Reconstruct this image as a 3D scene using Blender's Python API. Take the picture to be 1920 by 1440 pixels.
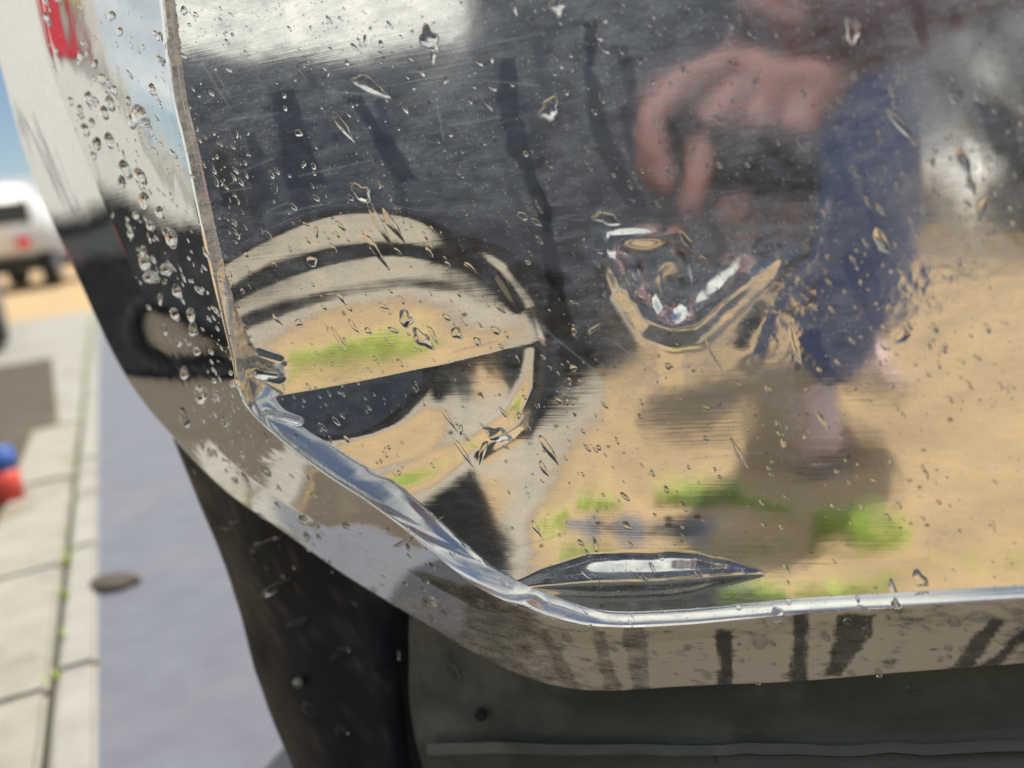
import bpy, bmesh, math, random
import numpy as np
from mathutils import Vector, Matrix
from mathutils.bvhtree import BVHTree
random.seed(7); rng = np.random.default_rng(11)
SC = bpy.context.scene; COL = SC.collection
for o in list(bpy.data.objects): bpy.data.objects.remove(o)

# ------------------------------------------------------------------ camera, sky, sun, exposure
F = 1600.0                                       # focal length in pixels of a 1920-wide frame
ROLL, PITCH, YAW = math.atan(.124), math.atan(333.5/F), math.atan(585/math.hypot(F, 333.5))
CAM = np.array([0, -.42, .55])
sn, cs = math.sin, math.cos
FW = np.array([-sn(YAW)*cs(PITCH), cs(YAW)*cs(PITCH), -sn(PITCH)])
r0 = np.array([cs(YAW), sn(YAW), 0]); u0 = np.cross(r0, FW)
RT = cs(ROLL)*r0 - sn(ROLL)*u0; UP = cs(ROLL)*u0 + sn(ROLL)*r0
cam = bpy.data.cameras.new('camera'); camo = bpy.data.objects.new('camera', cam); COL.objects.link(camo)
camo.matrix_world = Matrix(((RT[0], UP[0], -FW[0], CAM[0]), (RT[1], UP[1], -FW[1], CAM[1]), (RT[2], UP[2], -FW[2], CAM[2]), (0, 0, 0, 1)))
cam.sensor_width = 36; cam.lens = 30; cam.clip_start = .01; cam.clip_end = 2000
cam.dof.use_dof = True; cam.dof.focus_distance = .475; cam.dof.aperture_fstop = 3.5
SC.camera = camo
SUN_AZ, SUN_EL = math.atan2(.62, .78), math.radians(66)     # azimuth clockwise from +Y
w = bpy.data.worlds.new('World'); SC.world = w; w.use_nodes = True
nt = w.node_tree; nt.nodes.clear()
wo = nt.nodes.new('ShaderNodeOutputWorld'); bg = nt.nodes.new('ShaderNodeBackground')
sky = nt.nodes.new('ShaderNodeTexSky'); sky.sky_type = 'NISHITA'; sky.sun_disc = False
sky.sun_elevation = SUN_EL; sky.sun_rotation = SUN_AZ; sky.dust_density = 0.3; sky.air_density = 1.0
tc = nt.nodes.new('ShaderNodeTexCoord'); mp = nt.nodes.new('ShaderNodeMapping'); mp.inputs['Scale'].default_value = (1, 1, 2.4)
nz = nt.nodes.new('ShaderNodeTexNoise'); nz.inputs['Scale'].default_value = 1.35; nz.inputs['Detail'].default_value = 7; nz.inputs['Roughness'].default_value = .55
cr = nt.nodes.new('ShaderNodeValToRGB'); cr.color_ramp.elements[0].position = .40; cr.color_ramp.elements[1].position = .58
mx = nt.nodes.new('ShaderNodeMix'); mx.data_type = 'RGBA'; mx.inputs['B'].default_value = (13.0, 12.6, 11.0, 1); mp.inputs['Location'].default_value = (9.4917, 3.2952, 12.449)
L = nt.links.new
L(tc.outputs['Generated'], mp.inputs['Vector']); L(mp.outputs['Vector'], nz.inputs['Vector']); L(nz.outputs['Fac'], cr.inputs['Fac'])
L(cr.outputs['Color'], mx.inputs['Factor']); L(sky.outputs['Color'], mx.inputs['A']); L(mx.outputs['Result'], bg.inputs['Color'])
bg.inputs['Strength'].default_value = .085; L(bg.outputs['Background'], wo.inputs['Surface'])
sl = bpy.data.lights.new('sun', 'SUN'); sl.energy = 4.2; sl.angle = math.radians(.5); sl.color = (1, .93, .82)
so = bpy.data.objects.new('sun', sl); COL.objects.link(so)
sd = Vector((sn(SUN_AZ)*cs(SUN_EL), cs(SUN_AZ)*cs(SUN_EL), sn(SUN_EL)))
so.rotation_euler = (-sd).to_track_quat('-Z', 'Y').to_euler(); so.location = sd*20
SC.view_settings.view_transform = 'Standard'; SC.view_settings.look = 'None'; SC.view_settings.gamma = 1
SC.view_settings.exposure = 0.25
SC.cycles.max_bounces = 14; SC.cycles.glossy_bounces = 10; SC.cycles.transmission_bounces = 10
SC.cycles.caustics_reflective = False; SC.cycles.sample_clamp_indirect = 6

# ------------------------------------------------------------------ geometry of the view: where a point of the photograph stands
def ray(x, y):
    x = np.asarray(x, float)[..., None]; y = np.asarray(y, float)[..., None]
    return FW*F + RT*(x-960) - UP*(y-720)
def on_y(x, y, Y=0.0):
    d = ray(x, y); t = (np.asarray(Y) - CAM[1])/d[..., 1]
    return CAM + d*t[..., None]
def on_z(x, y, Z=0.0):
    d = ray(x, y); return CAM + d*((Z-CAM[2])/d[..., 2])[..., None]
def in_mirror(x, y, D):
    """the point seen reflected at x, y by the undented face, D metres along the view axis"""
    p = CAM + ray(x, y)*(D/F); return np.array([p[0], -p[1], p[2]])
def sstep(a, b, x):
    t = np.clip((x-a)/(b-a), 0, 1); return t*t*(3-2*t)
def fbm(x, y, scale, octaves=4, seed=0, sx=1., sy=1.):
    out = 0; amp = 1; tot = 0; x = np.asarray(x, float)+700; y = np.asarray(y, float)+700
    for k in range(octaves):
        g = np.random.default_rng(seed*31+k).random((257, 257))
        u = (x*sx/scale) % 256; v = (y*sy/scale) % 256
        i = u.astype(int); j = v.astype(int); fu = u-i; fv = v-j
        fu = fu*fu*(3-2*fu); fv = fv*fv*(3-2*fv)
        out = out + amp*((g[j, i]*(1-fu)+g[j, i+1]*fu)*(1-fv) + (g[j+1, i]*(1-fu)+g[j+1, i+1]*fu)*fv)
        tot += amp; amp *= .5; scale = scale/2.03
    return out/tot
def seg_dist(x, y, pts):
    d = np.full(np.shape(x), 1e9)
    for (ax, ay), (bx, by) in zip(pts[:-1], pts[1:]):
        l2 = (bx-ax)**2+(by-ay)**2; t = np.clip(((x-ax)*(bx-ax)+(y-ay)*(by-ay))/l2, 0, 1)
        d = np.minimum(d, np.hypot(x-ax-t*(bx-ax), y-ay-t*(by-ay)))
    return d
def in_poly(x, y, poly):
    ins = np.zeros(np.shape(x), bool); n = len(poly)
    for i in range(n):
        (ax, ay), (bx, by) = poly[i], poly[(i+1) % n]
        if ay == by: continue
        c = ((ay > y) != (by > y)) & (x < (bx-ax)*(y-ay)/(by-ay)+ax); ins ^= c
    return ins
def poly_soft(x, y, poly, soft):
    d = seg_dist(x, y, list(poly)+[poly[0]]); s = np.where(in_poly(x, y, poly), d, -d)
    return sstep(-soft, soft, s)

# ------------------------------------------------------------------ materials
def new_mat(name):
    m = bpy.data.materials.new(name); m.use_nodes = True
    return m, m.node_tree, m.node_tree.nodes['Principled BSDF']
def node(nt, t, **kw):
    n = nt.nodes.new(t)
    for k, v in kw.items():
        if k in n.inputs: n.inputs[k].default_value = v
        else: setattr(n, k, v)
    return n
def plain(name, col, rough=.5, metal=0., vary=.25, scale=12., bump=.0, dirt=None, dirt_amt=0., spec=.5):
    m, nt, b = new_mat(name); L = nt.links.new
    tc = node(nt, 'ShaderNodeTexCoord'); n1 = node(nt, 'ShaderNodeTexNoise', Scale=scale, Detail=6., Roughness=.6)
    L(tc.outputs['Object'], n1.inputs['Vector'])
    mix = node(nt, 'ShaderNodeMix', data_type='RGBA'); c = np.array(col)
    mix.inputs['A'].default_value = (*np.clip(c*(1-vary), 0, 1), 1); mix.inputs['B'].default_value = (*np.clip(c*(1+vary), 0, 1), 1)
    L(n1.outputs['Fac'], mix.inputs['Factor']); out = mix.outputs['Result']
    if dirt is not None:
        n2 = node(nt, 'ShaderNodeTexNoise', Scale=scale*.37, Detail=8., Roughness=.65); L(tc.outputs['Object'], n2.inputs['Vector'])
        rp = node(nt, 'ShaderNodeValToRGB'); rp.color_ramp.elements[0].position = .62-dirt_amt*.4; rp.color_ramp.elements[1].position = .8-dirt_amt*.3
        L(n2.outputs['Fac'], rp.inputs['Fac'])
        mm = node(nt, 'ShaderNodeMix', data_type='RGBA'); mm.inputs['B'].default_value = (*dirt, 1)
        L(rp.outputs['Color'], mm.inputs['Factor']); L(out, mm.inputs['A']); out = mm.outputs['Result']
    L(out, b.inputs['Base Color']); b.inputs['Roughness'].default_value = rough; b.inputs['Metallic'].default_value = metal
    b.inputs['Specular IOR Level'].default_value = spec
    if bump:
        bp = node(nt, 'ShaderNodeBump', Strength=bump, Distance=.004); L(n1.outputs['Fac'], bp.inputs['Height']); L(bp.outputs['Normal'], b.inputs['Normal'])
    return m
def metal_mat():
    m, nt, b = new_mat('polished_steel'); L = nt.links.new
    b.inputs['Metallic'].default_value = 1; b.inputs['Base Color'].default_value = (.80, .815, .82, 1)
    tc = node(nt, 'ShaderNodeTexCoord'); at = node(nt, 'ShaderNodeAttribute', attribute_name='film'); sc = node(nt, 'ShaderNodeAttribute', attribute_name='scratch')
    dr = node(nt, 'ShaderNodeAttribute', attribute_name='dirt')
    # brushed grain along the bumper
    mp = node(nt, 'ShaderNodeMapping'); mp.inputs['Scale'].default_value = (14, 14, 900); L(tc.outputs['Object'], mp.inputs['Vector'])
    g = node(nt, 'ShaderNodeTexNoise', Scale=1., Detail=3., Roughness=.7); L(mp.outputs['Vector'], g.inputs['Vector'])
    bp = node(nt, 'ShaderNodeBump', Strength=.055, Distance=.0002); L(g.outputs['Fac'], bp.inputs['Height'])
    w = node(nt, 'ShaderNodeTexNoise', Scale=46., Detail=2.); L(tc.outputs['Object'], w.inputs['Vector'])
    bp2 = node(nt, 'ShaderNodeBump', Strength=.08, Distance=.0012); L(w.outputs['Fac'], bp2.inputs['Height']); L(bp.outputs['Normal'], bp2.inputs['Normal'])
    L(bp2.outputs['Normal'], b.inputs['Normal'])
    ro = node(nt, 'ShaderNodeMath', operation='MULTIPLY_ADD'); ro.inputs[1].default_value = .055; ro.inputs[2].default_value = .035
    L(at.outputs['Fac'], ro.inputs[0]); L(ro.outputs[0], b.inputs['Roughness'])
    # dried water specks
    vo = node(nt, 'ShaderNodeTexVoronoi', Scale=420.); L(tc.outputs['Object'], vo.inputs['Vector'])
    rp = node(nt, 'ShaderNodeValToRGB'); rp.color_ramp.elements[0].position = .10; rp.color_ramp.elements[0].color = (1, 1, 1, 1)
    rp.color_ramp.elements[1].position = .25; rp.color_ramp.elements[1].color = (0, 0, 0, 1); L(vo.outputs['Distance'], rp.inputs['Fac'])
    pick = node(nt, 'ShaderNodeSeparateColor'); L(vo.outputs['Color'], pick.inputs['Color'])
    gt = node(nt, 'ShaderNodeMath', operation='GREATER_THAN'); gt.inputs[1].default_value = .55; L(pick.outputs[0], gt.inputs[0])
    spk = node(nt, 'ShaderNodeMath', operation='MULTIPLY'); L(rp.outputs['Color'], spk.inputs[0]); L(gt.outputs[0], spk.inputs[1])
    spf = node(nt, 'ShaderNodeMath', operation='MULTIPLY'); L(spk.outputs[0], spf.inputs[0]); L(at.outputs['Fac'], spf.inputs[1])
    # fine hairline wear, streaked along the grain
    mp3 = node(nt, 'ShaderNodeMapping'); mp3.inputs['Scale'].default_value = (60, 60, 620); mp3.inputs['Rotation'].default_value = (0, -.03, 0); L(tc.outputs['Object'], mp3.inputs['Vector'])
    h = node(nt, 'ShaderNodeTexNoise', Scale=1., Detail=4., Roughness=.75); L(mp3.outputs['Vector'], h.inputs['Vector'])
    hr = node(nt, 'ShaderNodeValToRGB'); hr.color_ramp.elements[0].position = .55; hr.color_ramp.elements[1].position = .78; L(h.outputs['Fac'], hr.inputs['Fac'])
    hf = node(nt, 'ShaderNodeMath', operation='MULTIPLY'); L(hr.outputs['Color'], hf.inputs[0]); L(at.outputs['Fac'], hf.inputs[1])
    mpf = node(nt, 'ShaderNodeMapping'); mpf.inputs['Scale'].default_value = (60, 60, 150); L(tc.outputs['Object'], mpf.inputs['Vector'])
    fn = node(nt, 'ShaderNodeTexNoise', Scale=1., Detail=8., Roughness=.75); L(mpf.outputs['Vector'], fn.inputs['Vector'])
    fr = node(nt, 'ShaderNodeMapRange'); fr.inputs['From Min'].default_value = .34; fr.inputs['From Max'].default_value = .68; fr.inputs['To Min'].default_value = .25; fr.inputs['To Max'].default_value = 1.9; L(fn.outputs['Fac'], fr.inputs['Value'])
    fm = node(nt, 'ShaderNodeMath', operation='MULTIPLY'); L(at.outputs['Fac'], fm.inputs[0]); L(fr.outputs['Result'], fm.inputs[1])
    a1 = node(nt, 'ShaderNodeMath', operation='MULTIPLY_ADD'); a1.inputs[1].default_value = FILM; L(fm.outputs[0], a1.inputs[0])
    a0 = node(nt, 'ShaderNodeMath', operation='MULTIPLY'); a0.inputs[1].default_value = .75; L(spf.outputs[0], a0.inputs[0]); L(a0.outputs[0], a1.inputs[2])
    a2 = node(nt, 'ShaderNodeMath', operation='MULTIPLY_ADD'); a2.inputs[1].default_value = .26; L(hf.outputs[0], a2.inputs[0]); L(a1.outputs[0], a2.inputs[2])
    a3 = node(nt, 'ShaderNodeMath', operation='MULTIPLY_ADD', use_clamp=True); a3.inputs[1].default_value = .30; L(sc.outputs['Fac'], a3.inputs[0]); L(a2.outputs[0], a3.inputs[2])
    dust = node(nt, 'ShaderNodeBsdfPrincipled', Roughness=.55); wa = node(nt, 'ShaderNodeAttribute', attribute_name='grime'); dc = node(nt, 'ShaderNodeMix', data_type='RGBA')
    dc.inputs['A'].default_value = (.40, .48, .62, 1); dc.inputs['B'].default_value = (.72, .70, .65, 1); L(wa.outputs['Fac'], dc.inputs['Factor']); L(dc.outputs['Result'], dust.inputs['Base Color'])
    ms = node(nt, 'ShaderNodeMixShader'); L(a3.outputs[0], ms.inputs[0]); L(b.outputs[0], ms.inputs[1]); L(dust.outputs[0], ms.inputs[2])
    # dark grit
    gr = node(nt, 'ShaderNodeBsdfPrincipled', Roughness=.8); gr.inputs['Base Color'].default_value = (.09, .07, .045, 1)
    m2 = node(nt, 'ShaderNodeMixShader'); L(dr.outputs['Fac'], m2.inputs[0]); L(ms.outputs[0], m2.inputs[1]); L(gr.outputs[0], m2.inputs[2])
    L(m2.outputs[0], nt.nodes['Material Output'].inputs['Surface'])
    return m
FILM = .33
STEEL = metal_mat()
def water_mat():
    m, nt, b = new_mat('water'); b.inputs['Transmission Weight'].default_value = 1; b.inputs['IOR'].default_value = 1.333
    b.inputs['Roughness'].default_value = .0; b.inputs['Base Color'].default_value = (1, 1, 1, 1); return m
WATER = water_mat()
ASPHALT = plain('wet_asphalt', (.150, .160, .205), .55, vary=.26, scale=16., bump=.4, dirt=(.185, .185, .195), dirt_amt=.25)
TAN = plain('sandy_ground', (.47, .335, .18), .9, vary=.34, scale=7., bump=.5, dirt=(.30, .20, .115), dirt_amt=.3)
CONC = plain('pale_concrete', (.34, .337, .31), .8, vary=.25, scale=14., bump=.4, dirt=(.17, .155, .115), dirt_amt=.22)
CONC2 = plain('cream_concrete', (.34, .322, .285), .8, vary=.25, scale=13., bump=.4, dirt=(.20, .17, .12), dirt_amt=.25)
def skirt_mat():
    m = plain('skirt_rubber', (.012, .014, .022), .5, vary=.4, scale=25., bump=.3, spec=.25); nt = m.node_tree; b = nt.nodes['Principled BSDF']; L = nt.links.new
    a = node(nt, 'ShaderNodeAttribute', attribute_name='mud'); src = b.inputs['Base Color'].links[0].from_socket
    mm = node(nt, 'ShaderNodeMix', data_type='RGBA'); mm.inputs['B'].default_value = (.125, .108, .085, 1); L(a.outputs['Fac'], mm.inputs['Factor']); L(src, mm.inputs['A']); L(mm.outputs['Result'], b.inputs['Base Color']); return m
RUBBER = plain('black_rubber', (.017, .019, .025), .55, vary=.4, scale=22., bump=.3, dirt=(.062, .054, .042), dirt_amt=.28, spec=.3)
SKIRT = skirt_mat()
PLASTIC = plain('dirty_black_plastic', (.058, .070, .069), .45, vary=.4, scale=34., bump=.25, dirt=(.125, .13, .125), dirt_amt=.24)
NAVY = plain('dark_blue_paint', (.022, .030, .050), .35, vary=.1, scale=3., spec=.3)
GLASSY = plain('dark_glass', (.01, .012, .015), .05, vary=.1, scale=3.)
WHITE = plain('white_paint', (.88, .88, .83), .35, vary=.04, scale=2.)
WHITE2 = plain('cold_white_paint', (.74, .76, .78), .4, vary=.05, scale=2.)
REDL = plain('red_lens', (.75, .02, .05), .2, vary=.15, scale=30.)
AMBER = plain('amber_lens', (.75, .6, .12), .25, vary=.1, scale=30.)
BLUE = plain('blue_paint', (.05, .13, .45), .4, vary=.1)
REDP = plain('red_paint', (.62, .07, .05), .4, vary=.1)
CHROME = plain('chrome_trim', (.6, .6, .6), .15, metal=1., vary=.05)
STEELG = plain('grey_steel', (.25, .26, .27), .4, metal=.6, vary=.2)
JEANS = plain('blue_denim', (.075, .11, .28), .9, vary=.25, scale=60., bump=.3)
JACKET = plain('mauve_cloth', (.25, .145, .16), .85, vary=.25, scale=26., bump=.3)
SKIN = plain('skin', (.30, .155, .14), .55, vary=.12, scale=30.)
HAIR = plain('dark_hair', (.03, .02, .015), .6, vary=.3, scale=80.)
SHOE = plain('pale_pink_canvas', (.75, .55, .52), .8, vary=.15, scale=40.)
SOLE = plain('dark_sole', (.05, .055, .045), .8, vary=.2)
PHONE = plain('black_phone', (.012, .012, .014), .12, vary=.1)
GRASS = plain('grass_green', (.44, .60, .09), .7, vary=.35, scale=40.)
STONE = plain('dark_brown_stone', (.085, .075, .06), .9, vary=.3, scale=50., bump=.5)

# ------------------------------------------------------------------ object helpers
def link(name, me, mat, parent=None, loc=None):
    o = bpy.data.objects.new(name, me); COL.objects.link(o)
    if mat is not None and not me.materials: me.materials.append(mat)
    if parent is not None: o.parent = parent
    if loc is not None: o.location = loc
    return o
def obj(name, bm, mat, parent=None, smooth=False, loc=None):
    bmesh.ops.recalc_face_normals(bm, faces=bm.faces[:])
    me = bpy.data.meshes.new(name); bm.to_mesh(me); bm.free()
    if smooth: me.shade_smooth()
    return link(name, me, mat, parent, loc)
def tag(o, label=None, cat=None, group=None, kind=None):
    for k, v in (('label', label), ('category', cat), ('group', group), ('kind', kind)):
        if v: o[k] = v
    return o
def thing(name, label, cat, loc=(0, 0, 0), rz=0., group=None):
    o = bpy.data.objects.new(name, None); COL.objects.link(o); o.location = loc; o.rotation_euler = (0, 0, rz)
    o.empty_display_size = .1
    return tag(o, label, cat, group)
def box(bm, lo, hi, bev=0.):
    r = bmesh.ops.create_cube(bm, size=1); lo = Vector(lo); hi = Vector(hi)
    for v in r['verts']: v.co = Vector((lo[i]+(hi[i]-lo[i])*(v.co[i]+.5) for i in range(3)))
    if bev:
        es = list({e for v in r['verts'] for e in v.link_edges}); bmesh.ops.bevel(bm, geom=es, offset=bev, segments=2, affect='EDGES')
def bx(lo, hi, bev=0.):
    bm = bmesh.new(); box(bm, lo, hi, bev); return bm
def cyl(bm, c, r, h, axis='y', seg=28, r2=None):
    M = Matrix.Translation(c) @ {'y': Matrix.Rotation(math.pi/2, 4, 'X'), 'x': Matrix.Rotation(math.pi/2, 4, 'Y'), 'z': Matrix()}[axis]
    bmesh.ops.create_cone(bm, cap_ends=True, segments=seg, radius1=r, radius2=r if r2 is None else r2, depth=h, matrix=M)
def prism(poly, y0, y1, inset=0.):
    """polygon in x, z swept along y"""
    bm = bmesh.new(); a = [bm.verts.new((x, y0, z)) for x, z in poly]; b = [bm.verts.new((x, y1, z)) for x, z in poly]
    bm.faces.new(a); bm.faces.new(b[::-1])
    for i in range(len(a)): bm.faces.new((a[i], a[i-1], b[i-1], b[i]))
    return bm
def grid_obj(name, P, mat, parent, N=None, attrs=None, mask=None):
    """P (rows, cols, 3) -> smooth quad sheet, custom normals N, float attributes"""
    r, c = P.shape[:2]; idx = np.arange(r*c).reshape(r, c)
    q = np.stack([idx[:-1, :-1], idx[:-1, 1:], idx[1:, 1:], idx[1:, :-1]], -1)
    q = q.reshape(-1, 4) if mask is None else q[mask]
    used = np.unique(q); remap = np.full(r*c, -1); remap[used] = np.arange(len(used)); q = remap[q]
    me = bpy.data.meshes.new(name); V = P.reshape(-1, 3)[used]
    me.vertices.add(len(V)); me.vertices.foreach_set('co', V.astype(np.float32).ravel())
    me.loops.add(q.size); me.loops.foreach_set('vertex_index', q.ravel().astype(np.int32))
    me.polygons.add(len(q)); me.polygons.foreach_set('loop_start', np.arange(0, q.size, 4, dtype=np.int32))
    me.update(calc_edges=True); me.validate(); me.shade_smooth()
    for k, a in (attrs or {}).items():
        at = me.attributes.new(k, 'FLOAT', 'POINT'); at.data.foreach_set('value', a.reshape(-1)[used].astype(np.float32))
    if N is not None: me.normals_split_custom_set_from_vertices([tuple(n) for n in N.reshape(-1, 3)[used]])
    return link(name, me, mat, parent)
def spline(K, n):
    """Catmull-Rom through the rows of K, n samples"""
    K = np.asarray(K, float); t = np.linspace(0, len(K)-1, n); i = np.minimum(t.astype(int), len(K)-2); f = (t-i)[:, None]
    a = K[np.maximum(i-1, 0)]; b = K[i]; c = K[i+1]; d = K[np.minimum(i+2, len(K)-1)]
    return .5*(2*b+(c-a)*f+(2*a-5*b+4*c-d)*f*f+(3*b-a-3*c+d)*f**3)

# ------------------------------------------------------------------ THE SETTING
def sheet(name, pts, z, mat, kind='structure'):
    bm = bmesh.new(); bm.faces.new([bm.verts.new((x, y, z)) for x, y in pts]); bmesh.ops.triangulate(bm, faces=bm.faces[:])
    return tag(obj(name, bm, mat), kind=kind)
sheet('ground', [(-900, -900), (900, -900), (900, 900), (-900, 900)], 0, TAN)
KD = np.array([-.695, .719]); KN = np.array([-.719, -.695]); K0 = np.array([-.762, .209])       # the kerb line and its far side
def kp(a, b): p = K0 + KD*a + KN*b; return (float(p[0]), float(p[1]))
edge = [(-.62+.045*i, -.60-.24*float(sstep(.0, -.18, -.62+.045*i)) + .02*math.sin(i*1.7)+.014*math.sin(i*4.1)) for i in range(60)]
sheet('asphalt', [kp(30, -.0), kp(-.28, -.0)] + edge + [(2.3, -1.0), (9, -1.2), (9, 40), (-15, 40)], .004, ASPHALT)

# ------------------------------------------------------------------ THE TRUCK CORNER: dented bumper over skirt and dam
truck = thing('truck', 'truck corner with a dented, scratched and rain spotted chrome bumper above a black skirt', 'truck', (-.1, .1, 0))
TO = np.array([-.1, .1, 0])
# stations round the corner: inner edge of the rolled rim, bend, free edge (each a point of the photograph and its depth)
ST = [((322, -60), (52, -60), (-66, -60), .07, .17), ((335, 60), (82, 80), (-12, 80), .07, .17), ((350, 180), (116, 180), (20, 195), .07, .17),
      ((372, 275), (152, 272), (43, 275), .07, .17), ((398, 400), (206, 405), (80, 375), .07, .17), ((430, 540), (264, 548), (138, 503), .065, .16),
      ((460, 670), (318, 655), (203, 645), .06, .14), ((478, 750), (352, 745), (252, 730), .05, .12), ((530, 812), (398, 828), (322, 817), .042, .105),
      ((615, 878), (484, 908), (425, 922), .036, .085), ((700, 932), (574, 968), (535, 1000), .03, .07), ((790, 985), (682, 1022), (660, 1088), .026, .058),
      ((870, 1035), (790, 1085), (792, 1167), .02, .05), ((960, 1085), (905, 1146), (920, 1240), .014, .042), ((1050, 1122), (1015, 1190), (1032, 1284), .009, .034),
      ((1140, 1145), (1132, 1210), (1142, 1296), .006, .03), ((1280, 1142), (1280, 1200), (1287, 1287), .005, .028), ((1500, 1122), (1500, 1186), (1497, 1277), .005, .028),
      ((1700, 1110), (1700, 1174), (1690, 1261), .005, .028), ((1920, 1097), (1920, 1162), (1922, 1243), .005, .028), ((2060, 1088), (2060, 1154), (2066, 1234), .005, .028)]
NS = 560
E0 = spline([s[0] for s in ST], NS); E1 = spline([s[1] for s in ST], NS); E2 = spline([s[2] for s in ST], NS)
Y1 = spline([[s[3]] for s in ST], NS)[:, 0]; Y2 = spline([[s[4]] for s in ST], NS)[:, 0]

def ramp(x, xs, ys): return np.interp(x, xs, ys)
# slope profile of the dent's upper wall (degrees the surface faces down), from the crease (0) to the outer ring (1)
UPX = [0, .08, .18, .30, .44, .49, .53, .58, .67, .70, .735, .77, .82, .93, .97, 1.0]
UPY = [10.8, 10.8, 10.5, 10.1, 9.6, 7.4, 7.4, 9.4, 9.4, 6.4, 6.4, 9.2, 10.8, 10.8, 6.0, 0]
# and of the lower wall, in widths of the dark eye under the crease
LOX = [0, .78, .92, 1.04, 1.14, 1.60, 1.68, 1.78, 1.88, 2.10, 2.3, 7]
LOY = [-9.4, -9.0, -5.5, 2.4, 3.2, 3.0, -.8, -.6, 2.8, 2.6, 0, 0]
PXM = 3430.
CA = np.array([478., 752.]); CB = np.array([925., 660.]); CL = float(np.hypot(*(CB-CA))); CD = (CB-CA)/CL; CN = np.array([-CD[1], CD[0]])
def dent_table():
    sv = np.arange(-420, 1100, 3.); tv = np.arange(-440, 640, 2.); S, T = np.meshgrid(sv, tv, indexing='ij')
    ds = (S-222)/np.where(S < 222, 430., 312.)
    Rl = 335*np.clip(1-ds*ds, 0, 1)**.62 + 1e-3
    phi = np.where(T < 0, np.interp(np.abs(T)/Rl, UPX, UPY), 0)
    phi = phi*np.where((T < 0) & (S > 222), 1-.45*np.clip(ds, 0, 1)**3, 1)
    e = np.sqrt(((S-172)/np.where(S < 172, 190., 158.))**2 + (T/102.)**2)
    lo = np.interp(e, LOX, LOY); lo = np.where(lo < 0, lo*(1-.5*sstep(90, 330, S)), lo)
    phi = np.where(T >= 0, lo*sstep(640, 380, S), phi)
    g = np.tan(np.radians(phi)); cum = np.cumsum(g, 1)*2/PXM                   # from the top edge downwards
    Wd = cum
    rel = sstep(2.1, 6.2, e); rel = np.where(T < 0, sstep(2.1, 6.2, np.sqrt(((S-172)/158.)**2))*(S > 172), rel)
    Wd = Wd*(1-rel)
    p = np.pad(Wd, ((4, 4), (0, 0)), mode='edge'); Wd = sum(p[k:k+len(sv)]*wt for k, wt in enumerate((.04, .08, .12, .16, .20, .16, .12, .08, .04)))
    wide = Wd
    for k in range(3):
        q = np.pad(wide, ((9, 9), (0, 0)), mode='edge'); c = np.concatenate([np.zeros((1, q.shape[1])), np.cumsum(q, 0)]); wide = (c[19:]-c[:-19])/19
    mixw = sstep(15, 90, T) + (1-sstep(15, 90, T))*sstep(330, 470, S)
    Wd = Wd*(1-mixw)+wide*mixw; wide = Wd
    for k in range(3):
        q = np.pad(wide, ((22, 22), (0, 0)), mode='edge'); c = np.concatenate([np.zeros((1, q.shape[1])), np.cumsum(q, 0)]); wide = (c[45:]-c[:-45])/45
    mixw = sstep(420, 520, S)
    return sv, tv, Wd*(1-mixw)+wide*mixw
SV, TV, WD = dent_table()
def bilerp(s, t):
    a = np.clip((s-SV[0])/3., 0, len(SV)-1.001); b = np.clip((t-TV[0])/2., 0, len(TV)-1.001); i = a.astype(int); j = b.astype(int); fa = a-i; fb = b-j
    return (WD[i, j]*(1-fa)+WD[i+1, j]*fa)*(1-fb)+(WD[i, j+1]*(1-fa)+WD[i+1, j+1]*fa)*fb
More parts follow.
